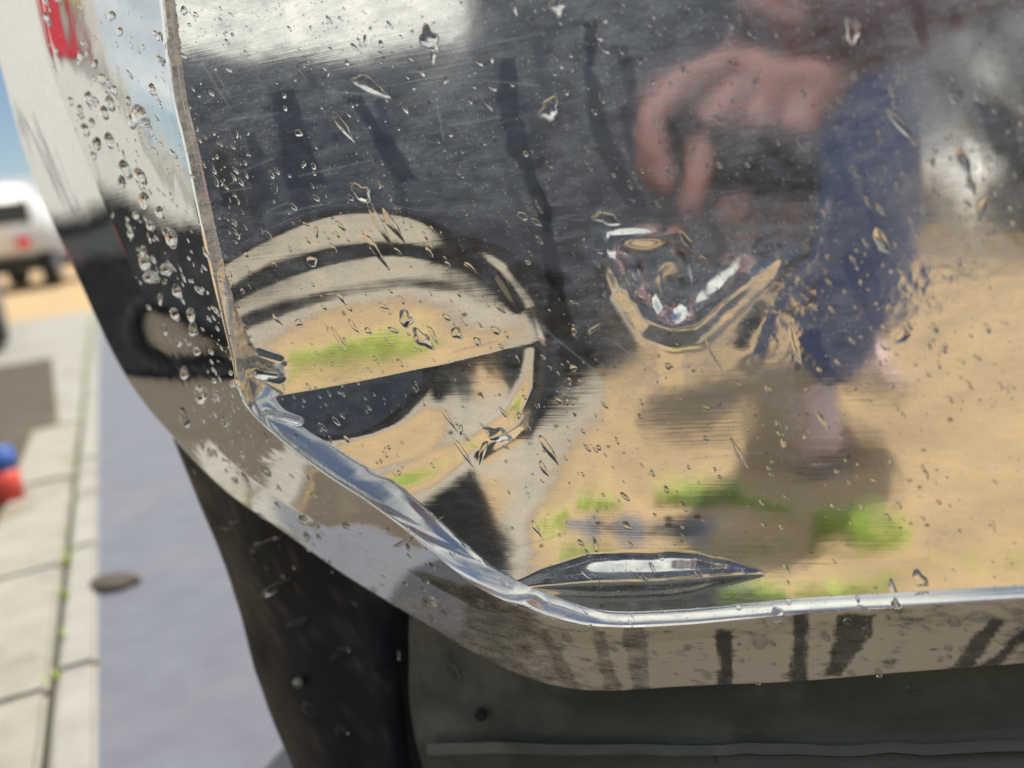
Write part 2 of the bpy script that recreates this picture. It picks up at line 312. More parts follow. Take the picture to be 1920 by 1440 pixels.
def recess(x, y):
    """how far the face is pushed in (metres) at a point of the photograph"""
    x = np.asarray(x, float); y = np.asarray(y, float)
    sx = (x-CA[0])*CD[0]+(y-CA[1])*CD[1]; t = (x-CA[0])*CN[0]+(y-CA[1])*CN[1]
    t = t - 6*np.sin(np.clip(sx/CL, 0, 1)*3.0) + 10*(fbm(x, y, 190, 2, 33)-.5)*sstep(20, 90, np.abs(t))
    wd = bilerp(sx, t)
    # swells of the whole sheet
    wv = (fbm(x, y, 420, 2, 3)-.5)*.0014 + (fbm(x, y, 170, 2, 5)-.5)*.0004
    # V-shaped raised crease with a ring, right of the dent
    V = [(1140, 462), (1172, 540), (1222, 605), (1262, 618), (1300, 612), (1352, 566), (1430, 505), (1500, 440)]
    r1 = seg_dist(x, y, V); ins_v = sstep(-1, 1, np.where(in_poly(x, y, V+[(1500, 300), (1140, 300)]), r1, -r1)/14)
    sg = 22+(12+12*sstep(1290, 1400, x))*ins_v; wv = wv - .0030*np.exp(-(r1/sg)**2)*sstep(1530, 1330, x)*sstep(420, 520, y)*(.8+.4*fbm(x, y, 40, 2, 64))
    ring = np.abs(np.hypot((x-1256)/34, (y-548)/64)-1)*38; wv = wv - .0006*np.exp(-(ring/13)**2)
    wv = wv - .0010*np.exp(-((x-1195)/60)**2-((y-445)/16)**2)
    wv = wv - .0003*np.exp(-(seg_dist(x, y, [(1405, 660), (1440, 560), (1520, 470), (1535, 380)])/22)**2)
    # scuffs beside the legs' reflection
    q = np.exp(-((x-1480)/110)**2-((y-520)/150)**2)+.8*np.exp(-((x-1760)/90)**2-((y-540)/50)**2)
    wv = wv + q*(fbm(x, y, 24, 3, 9)-.5)*.0002
    # buckle just above the rim: a fish-shaped swelling that looks at the sky
    u = np.clip((x-960)/(1430-960), 0, 1); mid = 1085-8*np.sin(u*3.1)+(1-u)*6
    mid = 1096-.05*(x-960)
    wt = np.sin(np.pi*np.clip((x-950)/(1435-950), 0, 1))**.75*(.85+.3*fbm(x, y*0, 60, 2, 61)) + 1e-3; mid = mid + 12*(fbm(x, y*0, 130, 2, 62)-.5)
    tau = (y-(mid+6))/wt; tri = np.where(tau < 0, np.clip((tau+60)/60, 0, 1), np.clip((34-tau)/34, 0, 1)); tri = sstep(0, 1, tri)
    wv = wv - wt**1.25*.0046*tri + sstep(880, 1060, x)*sstep(1620, 1350, x)*.0003*np.exp(-((y-1010)/46)**2)
    # the outer ring closing round the right of the dent
    ro = seg_dist(x, y, [(880, 455), (940, 510), (985, 580), (1008, 650), (1000, 725), (968, 795), (905, 845)])
    wv = wv + .0012*np.exp(-(ro/16)**2)*sstep(440, 560, y)*sstep(880, 800, y)
    # crushed corner by the rim
    wv = wv + .0016*np.exp(-(seg_dist(x, y, [(480, 690), (520, 700)])/13)**2) - .0012*np.exp(-(seg_dist(x, y, [(486, 668), (526, 680)])/8)**2)
    wv = wv + .0012*np.exp(-(seg_dist(x, y, [(500, 775), (560, 790)])/6)**2)
    # soft rolling-in beside the rim at the lower left
    return wd + wv

def blur(a, n, k):
    for _ in range(k):
        for ax in (0, 1):
            p = np.pad(a, [(n, n) if i == ax else (0, 0) for i in (0, 1)], mode='edge'); c = np.cumsum(p, ax); z = np.zeros_like(np.take(c, [0], ax)); c = np.concatenate([z, c], ax)
            hi = np.take(c, range(2*n+1, c.shape[ax]), ax); lo = np.take(c, range(0, c.shape[ax]-2*n-1), ax); a = (hi-lo)/(2*n+1)
    return a
def eased(W, x, y):
    m = np.exp(-np.clip(np.hypot((x-985)/95, (y-650)/190), 0, 3)**4) * sstep(900, 975, x)
    m = m*.6; return W*(1-m) + blur(W, 6, 2)*m
def film_at(x, y):
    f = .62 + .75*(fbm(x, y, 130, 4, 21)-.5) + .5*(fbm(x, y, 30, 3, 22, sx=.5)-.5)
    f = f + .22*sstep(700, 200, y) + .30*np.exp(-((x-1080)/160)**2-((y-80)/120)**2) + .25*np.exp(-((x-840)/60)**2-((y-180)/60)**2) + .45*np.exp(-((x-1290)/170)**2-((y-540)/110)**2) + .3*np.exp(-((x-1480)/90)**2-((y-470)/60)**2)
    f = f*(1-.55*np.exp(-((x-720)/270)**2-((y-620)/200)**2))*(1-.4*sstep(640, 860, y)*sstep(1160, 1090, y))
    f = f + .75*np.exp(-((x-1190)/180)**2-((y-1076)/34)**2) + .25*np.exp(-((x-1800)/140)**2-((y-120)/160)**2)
    jx = x + 16*(fbm(x, y, 26, 3, 40)-.5); jy = y + 10*(fbm(x, y, 26, 3, 41)-.5)
    clean = np.zeros(np.shape(x))
    for poly, k in CLEAN: clean = np.maximum(clean, k*(.80 if k < .9 or poly[0][1] < 1100 else 1.)*poly_soft(jx, jy, poly, 5.))
    return np.clip(f, .12, 1.1)*(1-clean)
CLEAN = [([(505, 175), (550, 165), (565, 200), (578, 260), (612, 345), (545, 358), (530, 320), (520, 250)], .85),
         ([(648, 185), (672, 180), (715, 240), (758, 290), (786, 338), (745, 345), (720, 300), (690, 240)], .85),
         ([(938, 110), (966, 108), (976, 200), (990, 290), (1032, 390), (1056, 520), (1078, 640), (1022, 632), (1030, 560), (1014, 430), (984, 330), (950, 280), (934, 180)], .88),
         ([(1095, 40), (1120, 40), (1115, 130), (1140, 230), (1182, 330), (1226, 405), (1190, 405), (1150, 340), (1110, 260), (1098, 150)], .82),
         ([(1160, 200), (1180, 190), (1205, 290), (1225, 360), (1200, 350), (1170, 270)], .7),
         ([(400, 280), (424, 288), (446, 340), (462, 385), (420, 385), (405, 330)], .75), ([(462, 250), (480, 250), (500, 330), (520, 370), (490, 380), (470, 320)], .6),
         ([(1234, 640), (1276, 640), (1282, 725), (1252, 742), (1236, 700)], .85), ([(1482, 618), (1540, 622), (1562, 690), (1625, 770), (1512, 775), (1488, 720)], .8),
         ([(1040, 650), (1090, 640), (1150, 730), (1160, 790), (1090, 770)], .7), ([(800, 470), (842, 460), (850, 500), (812, 508)], .6),
         ([(775, 420), (825, 400), (850, 445), (905, 505), (890, 545), (840, 480), (790, 460)], .55), ([(690, 725), (700, 715), (735, 725), (738, 800), (700, 790)], .7),
         ([(1700, 0), (1730, 0), (1740, 60), (1790, 170), (1760, 160), (1720, 80)], .6), ([(1580, 480), (1640, 470), (1650, 560), (1700, 640), (1660, 640), (1600, 560)], .55),
         ([(590, 395), (640, 385), (660, 470), (600, 480)], .45), ([(455, 470), (530, 430), (540, 480), (470, 520)], .45),
         # runs on the lower flange
         ([(1343, 1180), (1378, 1180), (1376, 1295), (1345, 1295)], .95), ([(1487, 1140), (1520, 1140), (1512, 1285), (1482, 1285)], .9),
         ([(1570, 1150), (1640, 1150), (1640, 1190), (1575, 1270), (1545, 1270), (1560, 1215)], .9), ([(1660, 1230), (1690, 1210), (1680, 1290), (1650, 1290)], .7),
         ([(1860, 1155), (1885, 1165), (1830, 1250), (1780, 1255), (1815, 1205)], .9), ([(1920, 1180), (1935, 1190), (1870, 1255), (1830, 1255)], .9),
         ([(1110, 1180), (1135, 1180), (1165, 1300), (1130, 1300)], .75), ([(1165, 1170), (1210, 1170), (1225, 1300), (1185, 1300)], .8), ([(1010, 1180), (1030, 1180), (1090, 1290), (1060, 1290)], .6)]
_r = random.Random(17)
for _k in range(18):                                       # more slanting runs where water has washed the film away
    _x, _y, _w, _l = _r.uniform(420, 1880), _r.uniform(-20, 330), _r.uniform(9, 26), _r.uniform(110, 300); _d = _r.uniform(.2, .42)*_l
    CLEAN.append(([(_x, _y), (_x+_w, _y-4), (_x+_w*1.3+_d*.5, _y+_l*.5), (_x+_w*1.2+_d, _y+_l), (_x+_d, _y+_l*1.04), (_x+_d*.4, _y+_l*.5)], _r.uniform(.3, .62)))
SCR = [[(450, 322), (513, 297)], [(428, 225), (520, 212)], [(470, 226), (515, 214)], [(610, 172), (720, 178)], [(820, 200), (832, 262)], [(1150, 640), (1230, 700)], [(1000, 600), (1110, 690)],
       [(1180, 560), (1240, 640)], [(1280, 515), (1260, 520)], [(900, 85), (1022, 62)], [(840, 235), (940, 220)], [(690, 385), (700, 393)], [(1855, 330), (1842, 352), (1846, 300), (1868, 280)],
       [(400, 130), (420, 160)], [(380, 120), (428, 198)], [(1220, 710), (1300, 682)], [(1300, 860), (1430, 850)], [(955, 1030), (1060, 1000)], [(850, 660), (930, 640)], [(530, 400), (620, 380)],
       [(700, 90), (760, 85)], [(560, 130), (575, 148)], [(610, 125), (624, 143)], [(500, 395), (540, 380)], [(420, 360), (470, 352)], [(430, 345), (462, 338)], [(560, 330), (700, 300)], [(905, 150), (1010, 160)]]
rs = random.Random(5)
for k in range(120):
    x, y = rs.uniform(400, 1900), rs.choice([rs.uniform(0, 420), rs.uniform(0, 420), rs.uniform(400, 1080)]); l = rs.uniform(6, 70); a = math.radians(rs.gauss(-8, 9))
    SCR.append([(x, y), (x+l*math.cos(a), y+l*math.sin(a))])
def scratch_at(x, y):
    s = np.zeros(x.shape)
    for k, p in enumerate(SCR):
        px = [q[0] for q in p]; py = [q[1] for q in p]
        m = (x > min(px)-6) & (x < max(px)+6) & (y > min(py)-6) & (y < max(py)+6)
        if m.any():
            ww = 1.9 if k < 28 else 1.2
            s[m] = np.maximum(s[m], (1 if k < 28 else .55)*np.exp(-(seg_dist(x[m], y[m], p)/ww)**2))
    return s
def dirt_at(x, y, n=900, seed=3, box_=(400, 0, 1920, 1290)):
    d = np.zeros(x.shape); r = np.random.default_rng(seed)
    X = r.uniform(box_[0], box_[2], n); Y = r.uniform(box_[1], box_[3], n)
    keep = r.random(n) < .25+.75*(fbm(X, Y, 90, 3, 77) > .55)
    for px, py, rad in zip(X[keep], Y[keep], r.gamma(1.6, .6, n)[keep]+.7):
        j = int((py-y[0, 0])/STEP); i = int((px-x[0, 0])/STEP)
        a, b = max(j-5, 0), j+6; c, e = max(i-5, 0), i+6
        if j < 0 or i < 0 or j >= x.shape[0] or i >= x.shape[1]: continue
        d[a:b, c:e] = np.maximum(d[a:b, c:e], .85*np.exp(-(((x[a:b, c:e]-px)/(rad*1.4))**2+((y[a:b, c:e]-py)/rad)**2)**1.5))
    return d
STEP = 2.2
gx, gy = np.meshgrid(np.arange(316, 2044, STEP), np.arange(-70, 1164, STEP))
W = recess(gx, gy)
# region of the face: right of and above the inner edge
fp = [(2080, -90)] + [(310, -90)] + [tuple(p) for p in E0[::2]] + [(2080, 1060)]
ins = in_poly(gx, gy, fp)
m = ins[:-1, :-1] | ins[1:, 1:] | ins[:-1, 1:] | ins[1:, :-1]
near = ~ins & (np.pad(m, ((0, 1), (0, 1))) | np.pad(m, ((1, 0), (0, 1))) | np.pad(m, ((0, 1), (1, 0))) | np.pad(m, ((1, 0), (1, 0))))
jj, ii = np.nonzero(near)
hx, hy = gx.copy(), gy.copy()
for j, i in zip(jj, ii):                                   # snap the ragged border onto the edge line
    d = np.hypot(E0[:, 0]-gx[j, i], E0[:, 1]-gy[j, i]); k = d.argmin()
    if d[k] < 8: hx[j, i], hy[j, i] = E0[k]
W = eased(recess(hx, hy), hx, hy)
FP = on_y(hx, hy, W)
face = grid_obj('bumper_face', FP-TO, STEEL, truck, None, {'film': film_at(hx, hy), 'scratch': scratch_at(hx, hy), 'dirt': dirt_at(gx, gy)}, m)
face['label'] = 'mirror polished bumper face with a creased dent'
# the rim and flanges: sections across the stations
w0 = recess(E0[:, 0], E0[:, 1])
def lerp(a, b, t): return a+(b-a)*t
lip = np.array([22.0]); d1 = E1-E0; l1 = np.hypot(*d1.T)[:, None]; rimw = np.interp(np.arange(NS), [0, 196, 224, 280, 310, 350, 390, 420, NS], [24, 24, 15, 15, 30, 46, 44, 30, 27])[:, None]; EO = E0 + d1/l1*np.minimum(rimw, l1*.55)
kx = np.arange(NS)
proud = np.interp(kx, [0, 100, 200, 260, 330, 400, NS], [-.003, -.003, -.0035, -.004, -.0045, -.006, -.0065])
wig = (fbm(kx*1., kx*0., 22, 3, 60)-.5)[:, None]
prof = []          # (pixel xy, depth)
prof.append((E0, w0))
for t in (.25, .5, .75): prof.append((lerp(E0, EO, t), lerp(w0, proud, t**.75)))
prof.append((EO, proud)); nRim = len(prof)
for t in np.linspace(.03, .97, 30): prof.append((lerp(EO, E1, t) + wig*1.2*(t > .2), lerp(proud, Y1, t) - .004*math.sin(t*math.pi)*np.interp(kx, [0, 180, 240, NS], [1.6, 1.2, .3, .15])))
prof.append((E1, Y1)); nA = len(prof)
for t in np.linspace(.03, .97, 26): prof.append((lerp(E1, E2, t), lerp(Y1, Y2, t) + .0*t))
prof.append((E2, Y2)); 
prof.append((E2 + (E2-E1)*.0, Y2+.003)); prof.append((lerp(E2, E1, .12), Y2+.012)); prof.append((lerp(E2, E1, .3), Y2+.016))
LP = np.stack([on_y(p[:, 0], p[:, 1], d) for p, d in prof], 1); LPX = np.stack([p for p, d in prof], 1)
LP[:225, nA-2] += (LP[:225, nA-2]-CAM)*.0012; LP[:225, nA-1] -= (LP[:225, nA-1]-CAM)*.0012
# lengthwise hammer marks and wobble
cc, rr_ = np.meshgrid(np.arange(LP.shape[1])*1., np.arange(NS)*1.); nse = (fbm(LPX[..., 0], LPX[..., 1], 170, 2, 71)-.5)*.5 + (fbm(cc, rr_/60., 1.6, 2, 72)-.5)*.12*(rr_ < 240)
du = np.gradient(LP, axis=0); dv_ = np.gradient(LP, axis=1); LN = np.cross(dv_, du); LN /= np.linalg.norm(LN, axis=-1, keepdims=True)+1e-12
if (LN[300, 6] @ (CAM-LP[300, 6])) < 0: LN = -LN
LP = LP + LN*(nse*.0016*np.clip(np.arange(LP.shape[1])/6-1., 0, 1))[..., None]
du = np.gradient(LP, axis=0); dv_ = np.gradient(LP, axis=1); LN = np.cross(dv_, du); LN /= np.linalg.norm(LN, axis=-1, keepdims=True)+1e-12
if (LN[300, 6] @ (CAM-LP[300, 6])) < 0: LN = -LN
def part_of(name, r, c, lab=None, film=1., film_left=None, grime=0.):
    X, Yp = LPX[r, c, 0], LPX[r, c, 1]
    o = grid_obj(name, LP[r, c]-TO, STEEL, truck, LN[r, c], {'film': film_at(X, Yp)*(film if film_left is None else lerp(film_left, film, sstep(900, 1150, X))), 'scratch': np.zeros(X.shape), 'dirt': np.zeros(X.shape), 'grime': np.full(X.shape, grime)})
    if lab: o['label'] = lab
    return o
kc = 225                                          # where the wing turns into the bottom flange
part_of('rolled_rim', slice(0, NS), slice(0, nRim), 'raised rim folded round the dented face', 1.2, 2.4, .9)
part_of('side_wing', slice(0, kc+1), slice(nRim-1, nA), 'narrow turned side of the bumper beaded with rain', .25)
part_of('end_return', slice(0, kc+1), slice(nA-1, LP.shape[1]), 'outermost strip of the bumper turning away', .2)
part_of('bottom_flange', slice(kc, NS), slice(nRim-1, LP.shape[1]), 'flange folded under along the bottom', 5.5, 1.3, 1.)

# splash skirt (left) and air dam (right) hanging below the bumper
def curtain(name, cols, mat, th, lab):
    """cols: lists of (x, y, depth) down each column"""
    K = np.array([spline(c, 26) for c in cols]); K = np.stack([spline(K[:, j], 40) for j in range(26)], 1)
    P = on_y(K[..., 0], K[..., 1], K[..., 2]); n = (fbm(K[..., 0], K[..., 1], 70, 3, 91)-.5)*.006
    P[..., 1] += n
    cf = np.linspace(0, 1, 40)[:, None]; mud = np.clip((1.05-cf*4.2)*1.1, 0, 1)*np.clip(fbm(K[..., 0], K[..., 1], 46, 4, 95)*2.2-.45, 0, 1)*.8 + .35*np.clip(fbm(K[..., 0], K[..., 1], 26, 3, 96)*5-3.1, 0, 1)
    o = grid_obj(name, P-TO, mat, truck, None, {'mud': mud}); sm = o.modifiers.new('thickness', 'SOLIDIFY'); sm.thickness = th; sm.offset = -1 if th > 0 else 1
    o['label'] = lab; return o
skirt = curtain('splash_skirt', [[(318, 800, .13), (392, 985, .12), (440, 1120, .105), (490, 1290, .095), (552, 1445, .085), (585, 1520, .08)],
                         [(480, 900, .10), (500, 1060, .095), (560, 1200, .085), (600, 1330, .078), (660, 1450, .07), (690, 1530, .07)],
                         [(620, 1000, .10), (650, 1100, .10), (690, 1230, .095), (720, 1330, .09), (745, 1450, .085), (760, 1530, .085)],
                         [(700, 1040, .12), (735, 1130, .12), (745, 1230, .12), (760, 1330, .12), (772, 1450, .12), (780, 1530, .12)]], SKIRT, .006, 'black rubber splash skirt streaked with dirt')
dam = curtain('air_dam', [[(768, 1090, .075), (768, 1200, .075), (768, 1330, .073), (795, 1450, .07), (805, 1530, .07)],
                    [(980, 1200, .06), (980, 1270, .06), (980, 1350, .062), (980, 1450, .06), (985, 1530, .06)],
                    [(1400, 1230, .055), (1400, 1300, .055), (1400, 1370, .055), (1400, 1450, .045), (1405, 1530, .04)],
                    [(2080, 1180, .05), (2080, 1260, .05), (2080, 1350, .05), (2080, 1440, .035), (2085, 1530, .03)]], PLASTIC, .006, 'dull dark panel set behind the bottom flange')
curtain('dam_rib', [[(800, 1392, .061), (800, 1414, .057)], [(1000, 1394, .052), (1000, 1414, .049)], [(1400, 1396, .047), (1400, 1416, .043)], [(2080, 1388, .036), (2080, 1408, .032)]], PLASTIC, .004, 'raised rib along the dark panel')
curtain('dark_gap_sheet', [[(600, 1010, .17), (600, 1200, .17), (620, 1540, .17)], [(900, 1100, .16), (900, 1300, .16), (900, 1540, .16)]], RUBBER, .004, 'black sheet added behind the skirt to keep the gap dark')  # added black backing that stands in for the shade between skirt and dam
for q in ((905, 1335, .0605),):
    bm = bmesh.new(); c = on_y(np.array(float(q[0])), np.array(float(q[1])), q[2])-TO; cyl(bm, Vector(c)+Vector((0, -.003, 0)), .0045, .006, seg=6); bmesh.ops.bevel(bm, geom=bm.edges[:], offset=.0008, segments=2, affect='EDGES'); obj('bolt', bm, RUBBER, truck)
bm = bmesh.new(); c = on_y(np.array(562.), np.array(1277.), .078)-TO; cyl(bm, Vector(c)+Vector((0, -.002, 0)), .0042, .006); bmesh.ops.bevel(bm, geom=bm.edges[:], offset=.001, segments=2, affect='EDGES')
obj('bolt', bm, STEELG, truck, True)
# the frame behind, which carries bumper, skirt and dam
obj('bumper_bracket', bx((-.30-TO[0], .075, .36), (.2-TO[0], .12, .62), .006), STEELG, truck)
obj('cab_front', bx((-.30-TO[0], .20, .30), (1.6-TO[0], 1.6, 1.0), .05), NAVY, truck)
obj('frame_rail', bx((-.10-TO[0], .10, .40), (.0-TO[0], .25, .52), .006), RUBBER, truck)

# ------------------------------------------------------------------ KERB, stone, can, grass
kerb_lab = ['pale kerb stone nearest the truck skirt, at the bottom of the row', 'pale kerb stone with a dark joint, second along the road', 'third pale kerb stone along the road', 'fourth kerb stone, far along the road', 'fifth kerb stone along the road, beside the muddy ground', 'longest kerb stone, farthest away beside the asphalt']
def kerb_run(b0, b1, h, mat, a0, lens, name, labs, grp):
    a = a0
    for i, l in enumerate(lens):
        bm = bmesh.new(); q = [kp(a+.004, b0), kp(a+l-.004, b0), kp(a+l-.004, b1), kp(a+.004, b1)]
        lo = [bm.verts.new((x, y, -.05)) for x, y in q]; hi = [bm.verts.new((x, y, h+random.uniform(-.003, .003))) for x, y in q]
        bm.faces.new(lo[::-1]); bm.faces.new(hi)
        for k in range(4): bm.faces.new((lo[k-1], lo[k], hi[k], hi[k-1]))
        bmesh.ops.bevel(bm, geom=bm.edges[:], offset=.006, segments=2, affect='EDGES')
        tag(obj(name, bm, mat), labs[min(i, len(labs)-1)], 'kerb' if 'kerb' in name else 'slab', grp); a += l
kerb_run(.0, .050, .012, CONC, -.04, [.30, .55, .8, 1.2, 2., 9.], 'kerb_stone', kerb_lab, 'kerb stones along the asphalt')
kerb_run(.058, .20, .016, CONC2, -.04, [.25, .5, .7, .8], 'paving_slab', ['cream paving slab behind the nearest kerb stone', 'cream paving slab with a cracked edge behind the second kerb stone', 'cream paving slab beside the drink can', 'long pale paving slab beyond the drink can'], 'paving slabs behind the kerb')
sheet('shade_asphalt', [(-.44, .16), (-.46, -.05), (-.60, -.50)]+[(x, -.53-.26*float(sstep(-.02, -.20, x))*float(sstep(-.60, -.45, x))+.015*math.sin(x*7)+.012*math.sin(x*19)) for x in np.arange(-.58, 2.2, .04)]+[(2.2, .5), (-.3, .5)], .008, plain('shade_asphalt', (.048, .045, .038), .6, vary=.25, scale=11., bump=.3, dirt=(.055, .05, .042), dirt_amt=.2, spec=.2))  # added dark sheet: shade put into the asphalt colour for the flange to mirror
tl = lambda a, b: (-.46323824-.89*.22-.4562*1.3+.45617*a+.88989*b*1., -1.79093665-.456*.22+.88989*1.3-.88989*a+.45617*b)
sheet('gravel_patch', [tl(-.8, .14), tl(-.2, .17), tl(.5, .16), tl(1.0, .14), tl(1.25, .05), tl(1.3, -.2), tl(-.8, -.2)], .007, plain('grey_gravel', (.40, .355, .285), .9, vary=.3, scale=30., bump=.5, dirt=(.3, .25, .18), dirt_amt=.1))
sheet('kerb_joint', [kp(-.04, .0495), kp(7, .0495), kp(7, .0585), kp(-.04, .0585)], .007, plain('mossy_joint', (.055, .055, .035), .9, vary=.4, scale=30.))
sheet('worn_concrete', [kp(2.3, .052), kp(2.3, .125), kp(4.65, .25), kp(4.65, 2.4), kp(9, 2.4), kp(9, .052)], .004, CONC)
sheet('muddy_ground', [kp(-.36, .002), kp(-.36, .8), kp(-.3, 2.6), kp(4.6, 2.4), kp(4.6, .25), kp(2.3, .13), kp(2.3, .205), kp(-.05, .205), kp(-.05, .002)], .0045, plain('brown_mud', (.085, .068, .050), .8, vary=.3, scale=9., bump=.4, dirt=(.16, .14, .10), dirt_amt=.1))
g = on_z(np.array(212.), np.array(1092.), .01)
bm = bmesh.new(); bmesh.ops.create_icosphere(bm, subdivisions=3, radius=1)
for v in bm.verts: v.co = Vector((v.co.x*.045*(1+.12*math.sin(5*v.co.y)), v.co.y*.030, v.co.z*.012))
so_ = obj('flat_stone', bm, STONE, None, True, (g[0], g[1], .010)); so_.rotation_euler = (0, 0, .15); tag(so_, 'dark brown flat stone lying on the asphalt against the kerb', 'stone')
g = on_z(np.array(24.), np.array(945.), .0)
can = thing('drink_can', 'tall drink can, blue above and red below, standing at the left edge beyond the kerb', 'can', (g[0], g[1], .004), .3)
bm = bmesh.new(); cyl(bm, Vector((0, 0, .042)), .030, .084, 'z', 28); obj('can_body', bm, REDP, can, True)
bm = bmesh.new(); cyl(bm, Vector((0, 0, .107)), .0302, .046, 'z', 28); cyl(bm, Vector((0, 0, .134)), .030, .008, 'z', 28, .025); obj('can_top', bm, BLUE, can, True)

def grass_clump(cx, cy, n, rx, ry, h):
    V, Q = [], []
    for k in range(n):
        a = rng.uniform(0, 6.28); rr = math.sqrt(rng.random()); x = cx+rx*rr*math.cos(a); y = cy+ry*rr*math.sin(a)
        b = rng.uniform(0, 6.28); hh = h*rng.uniform(.4, 1.2); ln = rng.uniform(.2, .9)*hh; wd = rng.uniform(.0015, .004)
        px, py = math.cos(b), math.sin(b); i = len(V)
        V += [(x-py*wd, y+px*wd, 0), (x+py*wd, y-px*wd, 0), (x+py*wd*.8+px*ln*.35, y-px*wd*.8+py*ln*.35, hh*.6), (x-py*wd*.8+px*ln*.35, y+px*wd*.8+py*ln*.35, hh*.6), (x+px*ln, y+py*ln, hh)]
        Q += [(i, i+1, i+2, i+3), (i+3, i+2, i+4)]
    return V, Q
V, Q = [], []
for cl in [(-.19, -.985, 1500, .075, .032, .045), (-.08, -.95, 120, .05, .02, .03), (.03, -.89, 420, .04, .02, .035), (.075, -.86, 80, .03, .015, .03), (-.085, -.655, 420, .04, .012, .03), (.03, -.685, 120, .06, .01, .025), (.2, -.76, 20, .1, .01, .02),
           (-.745, -.855, 230, .12, .025, .03), (-.50, -.93, 300, .14, .03, .035), (-.95, -.25, 500, .15, .08, .05)]:
    v, q = grass_clump(*cl); b = len(V); V += v; Q += [tuple(i+b for i in f) for f in q]
for a in np.linspace(.3, 8, 60):
    x, y = kp(a+rng.uniform(-.05, .05), .054); v, q = grass_clump(x, y, int(rng.integers(2, 14)), .03, .006, .022); b = len(V); V += v; Q += [tuple(i+b for i in f) for f in q]
me = bpy.data.meshes.new('grass'); me.from_pydata(V, [], Q); tag(link('grass', me, GRASS), kind='stuff')

# ------------------------------------------------------------------ VEHICLES round about
def wheel(parent, c, r, wd, axis='y'):
    bm = bmesh.new(); cyl(bm, Vector(c), r, wd, axis, 36); bmesh.ops.bevel(bm, geom=[e for e in bm.edges if len(e.link_faces) == 2 and e.calc_face_angle(0) > 1], offset=r*.12, segments=3, affect='EDGES')
    t = obj('wheel', bm, RUBBER, parent, True)
    bm = bmesh.new(); cyl(bm, Vector(c), r*.58, wd*1.02, axis, 28); obj('rim', bm, STEELG, t, True)
    return t
# low dark cargo trailer behind the photographer (local x along its side, near side at y = 0)
dv2 = np.array([.45617354, -.88989084]); ang = math.atan2(dv2[1], dv2[0]); o2 = np.array([-.46324823-.89*.22, -1.79093665-.456*.22]) - dv2*1.3
ct = thing('cargo_trailer', 'low dark blue cargo trailer parked at an angle behind the photographer', 'trailer', (o2[0], o2[1], 0), ang)
obj('deck', bx((.3, -1.5, .40), (4.05, -.03, .48), .01), STEELG, ct)
for sy in (0, -1.53):
    for z in (.28, .495, .715): obj('side_board', bx((.3, sy-.03, z), (4.05, sy, z+.205), .008), NAVY, ct)
for x in (.3, 4.02):
    for z in (.495, .715): obj('end_board', bx((x-.001, -1.5, z), (x+.03, -.035, z+.205), .008), NAVY, ct)
for x in (.34, 1.3, 2.6, 3.95): obj('post', bx((x, .002, .26), (x+.06, .03, .83), .006), RUBBER, ct)
for x in (1.55, 2.35): wheel(ct, (x, -.16, .27), .27, .2); wheel(ct, (x, -1.36, .27), .27, .2)
obj('drawbar', bx((4.05, -.82, .36), (5.1, -.72, .44), .01), STEELG, ct)
obj('underframe', bx((.36, -1.3, .06), (1.2, -.1, .34), .02), RUBBER, ct); obj('tool_box', bx((2.75, -1.2, .08), (3.9, -.06, .34), .02), RUBBER, ct)
def van(lab, loc, rz, W, Lg, H):
    """nose towards local +y, origin under the middle of the nose"""
    t = thing('van', lab, 'van', loc, rz)
    pr = [(0, .28), (-.0, .80), (-.10, .98), (-.75, 1.12), (-1.45, H-.12), (-1.8, H), (-Lg, H), (-Lg, .30)]
    bm = prism(pr, -W/2, W/2); bmesh.ops.transform(bm, matrix=Matrix.Rotation(math.pi/2, 4, 'Z'), verts=bm.verts[:])
    bmesh.ops.bevel(bm, geom=bm.edges[:], offset=.06, segments=3, affect='EDGES'); obj('body', bm, NAVY, t, True)
    q = [(-W/2+.12, -.82, 1.17), (W/2-.12, -.82, 1.17), (W/2-.2, -1.40, H-.17), (-W/2+.2, -1.40, H-.17)]
    bm = bmesh.new(); a = [bm.verts.new((x, y+.03, z+.03)) for x, y, z in q]; b = [bm.verts.new((x, y-.02, z-.02)) for x, y, z in q]; bm.faces.new(a); bm.faces.new(b[::-1])
    for k in range(4): bm.faces.new((a[k-1], a[k], b[k], b[k-1]))
    obj('windscreen', bm, GLASSY, t)
    for sx in (-1, 1):
        obj('headlight', bx((sx*W*.36-.13, -.03, .70), (sx*W*.36+.13, .03, .86), .02), CHROME, t)
        obj('mirror', bx((sx*(W/2+.08)-.08, -1.05, 1.22), (sx*(W/2+.08)+.08, -.97, 1.44), .03), RUBBER, t)
        for y in (-.75, -Lg+.9): wheel(t, (sx*(W/2-.10), y, .34), .34, .22, 'x')
    obj('grille', bx((-W*.22, -.02, .62), (W*.22, .02, .84), .02), RUBBER, t); obj('bumper', bx((-W/2+.03, -.04, .30), (W/2-.03, .07, .52), .03), RUBBER, t)
    return t
sc_ = thing('storage_container', 'tall dark blue storage container beyond the cargo trailer', 'container', (-2.25, -5.85, 0), math.radians(-6))
obj('container_box', bx((0, -2.4, .08), (2.9, -.05, 2.25), .02), NAVY, sc_)
for k in range(15): obj('corrugation', bx((.08+k*.19, -.052, .2), (.17+k*.19, -.012, 2.14), .012), NAVY, sc_)
for z in (.06, 2.16): obj('container_rail', bx((-.03, -.06, z), (2.93, .02, z+.12), .01), NAVY, sc_)
van('dark van standing behind the white bollard at the right', (2.14, -5.2, 0), math.radians(4), 1.95, 4.8, 2.1)
wb = thing('bollard', 'short white bollard between the cargo trailer and the dark van', 'bollard', (.80, -4.7, 0))
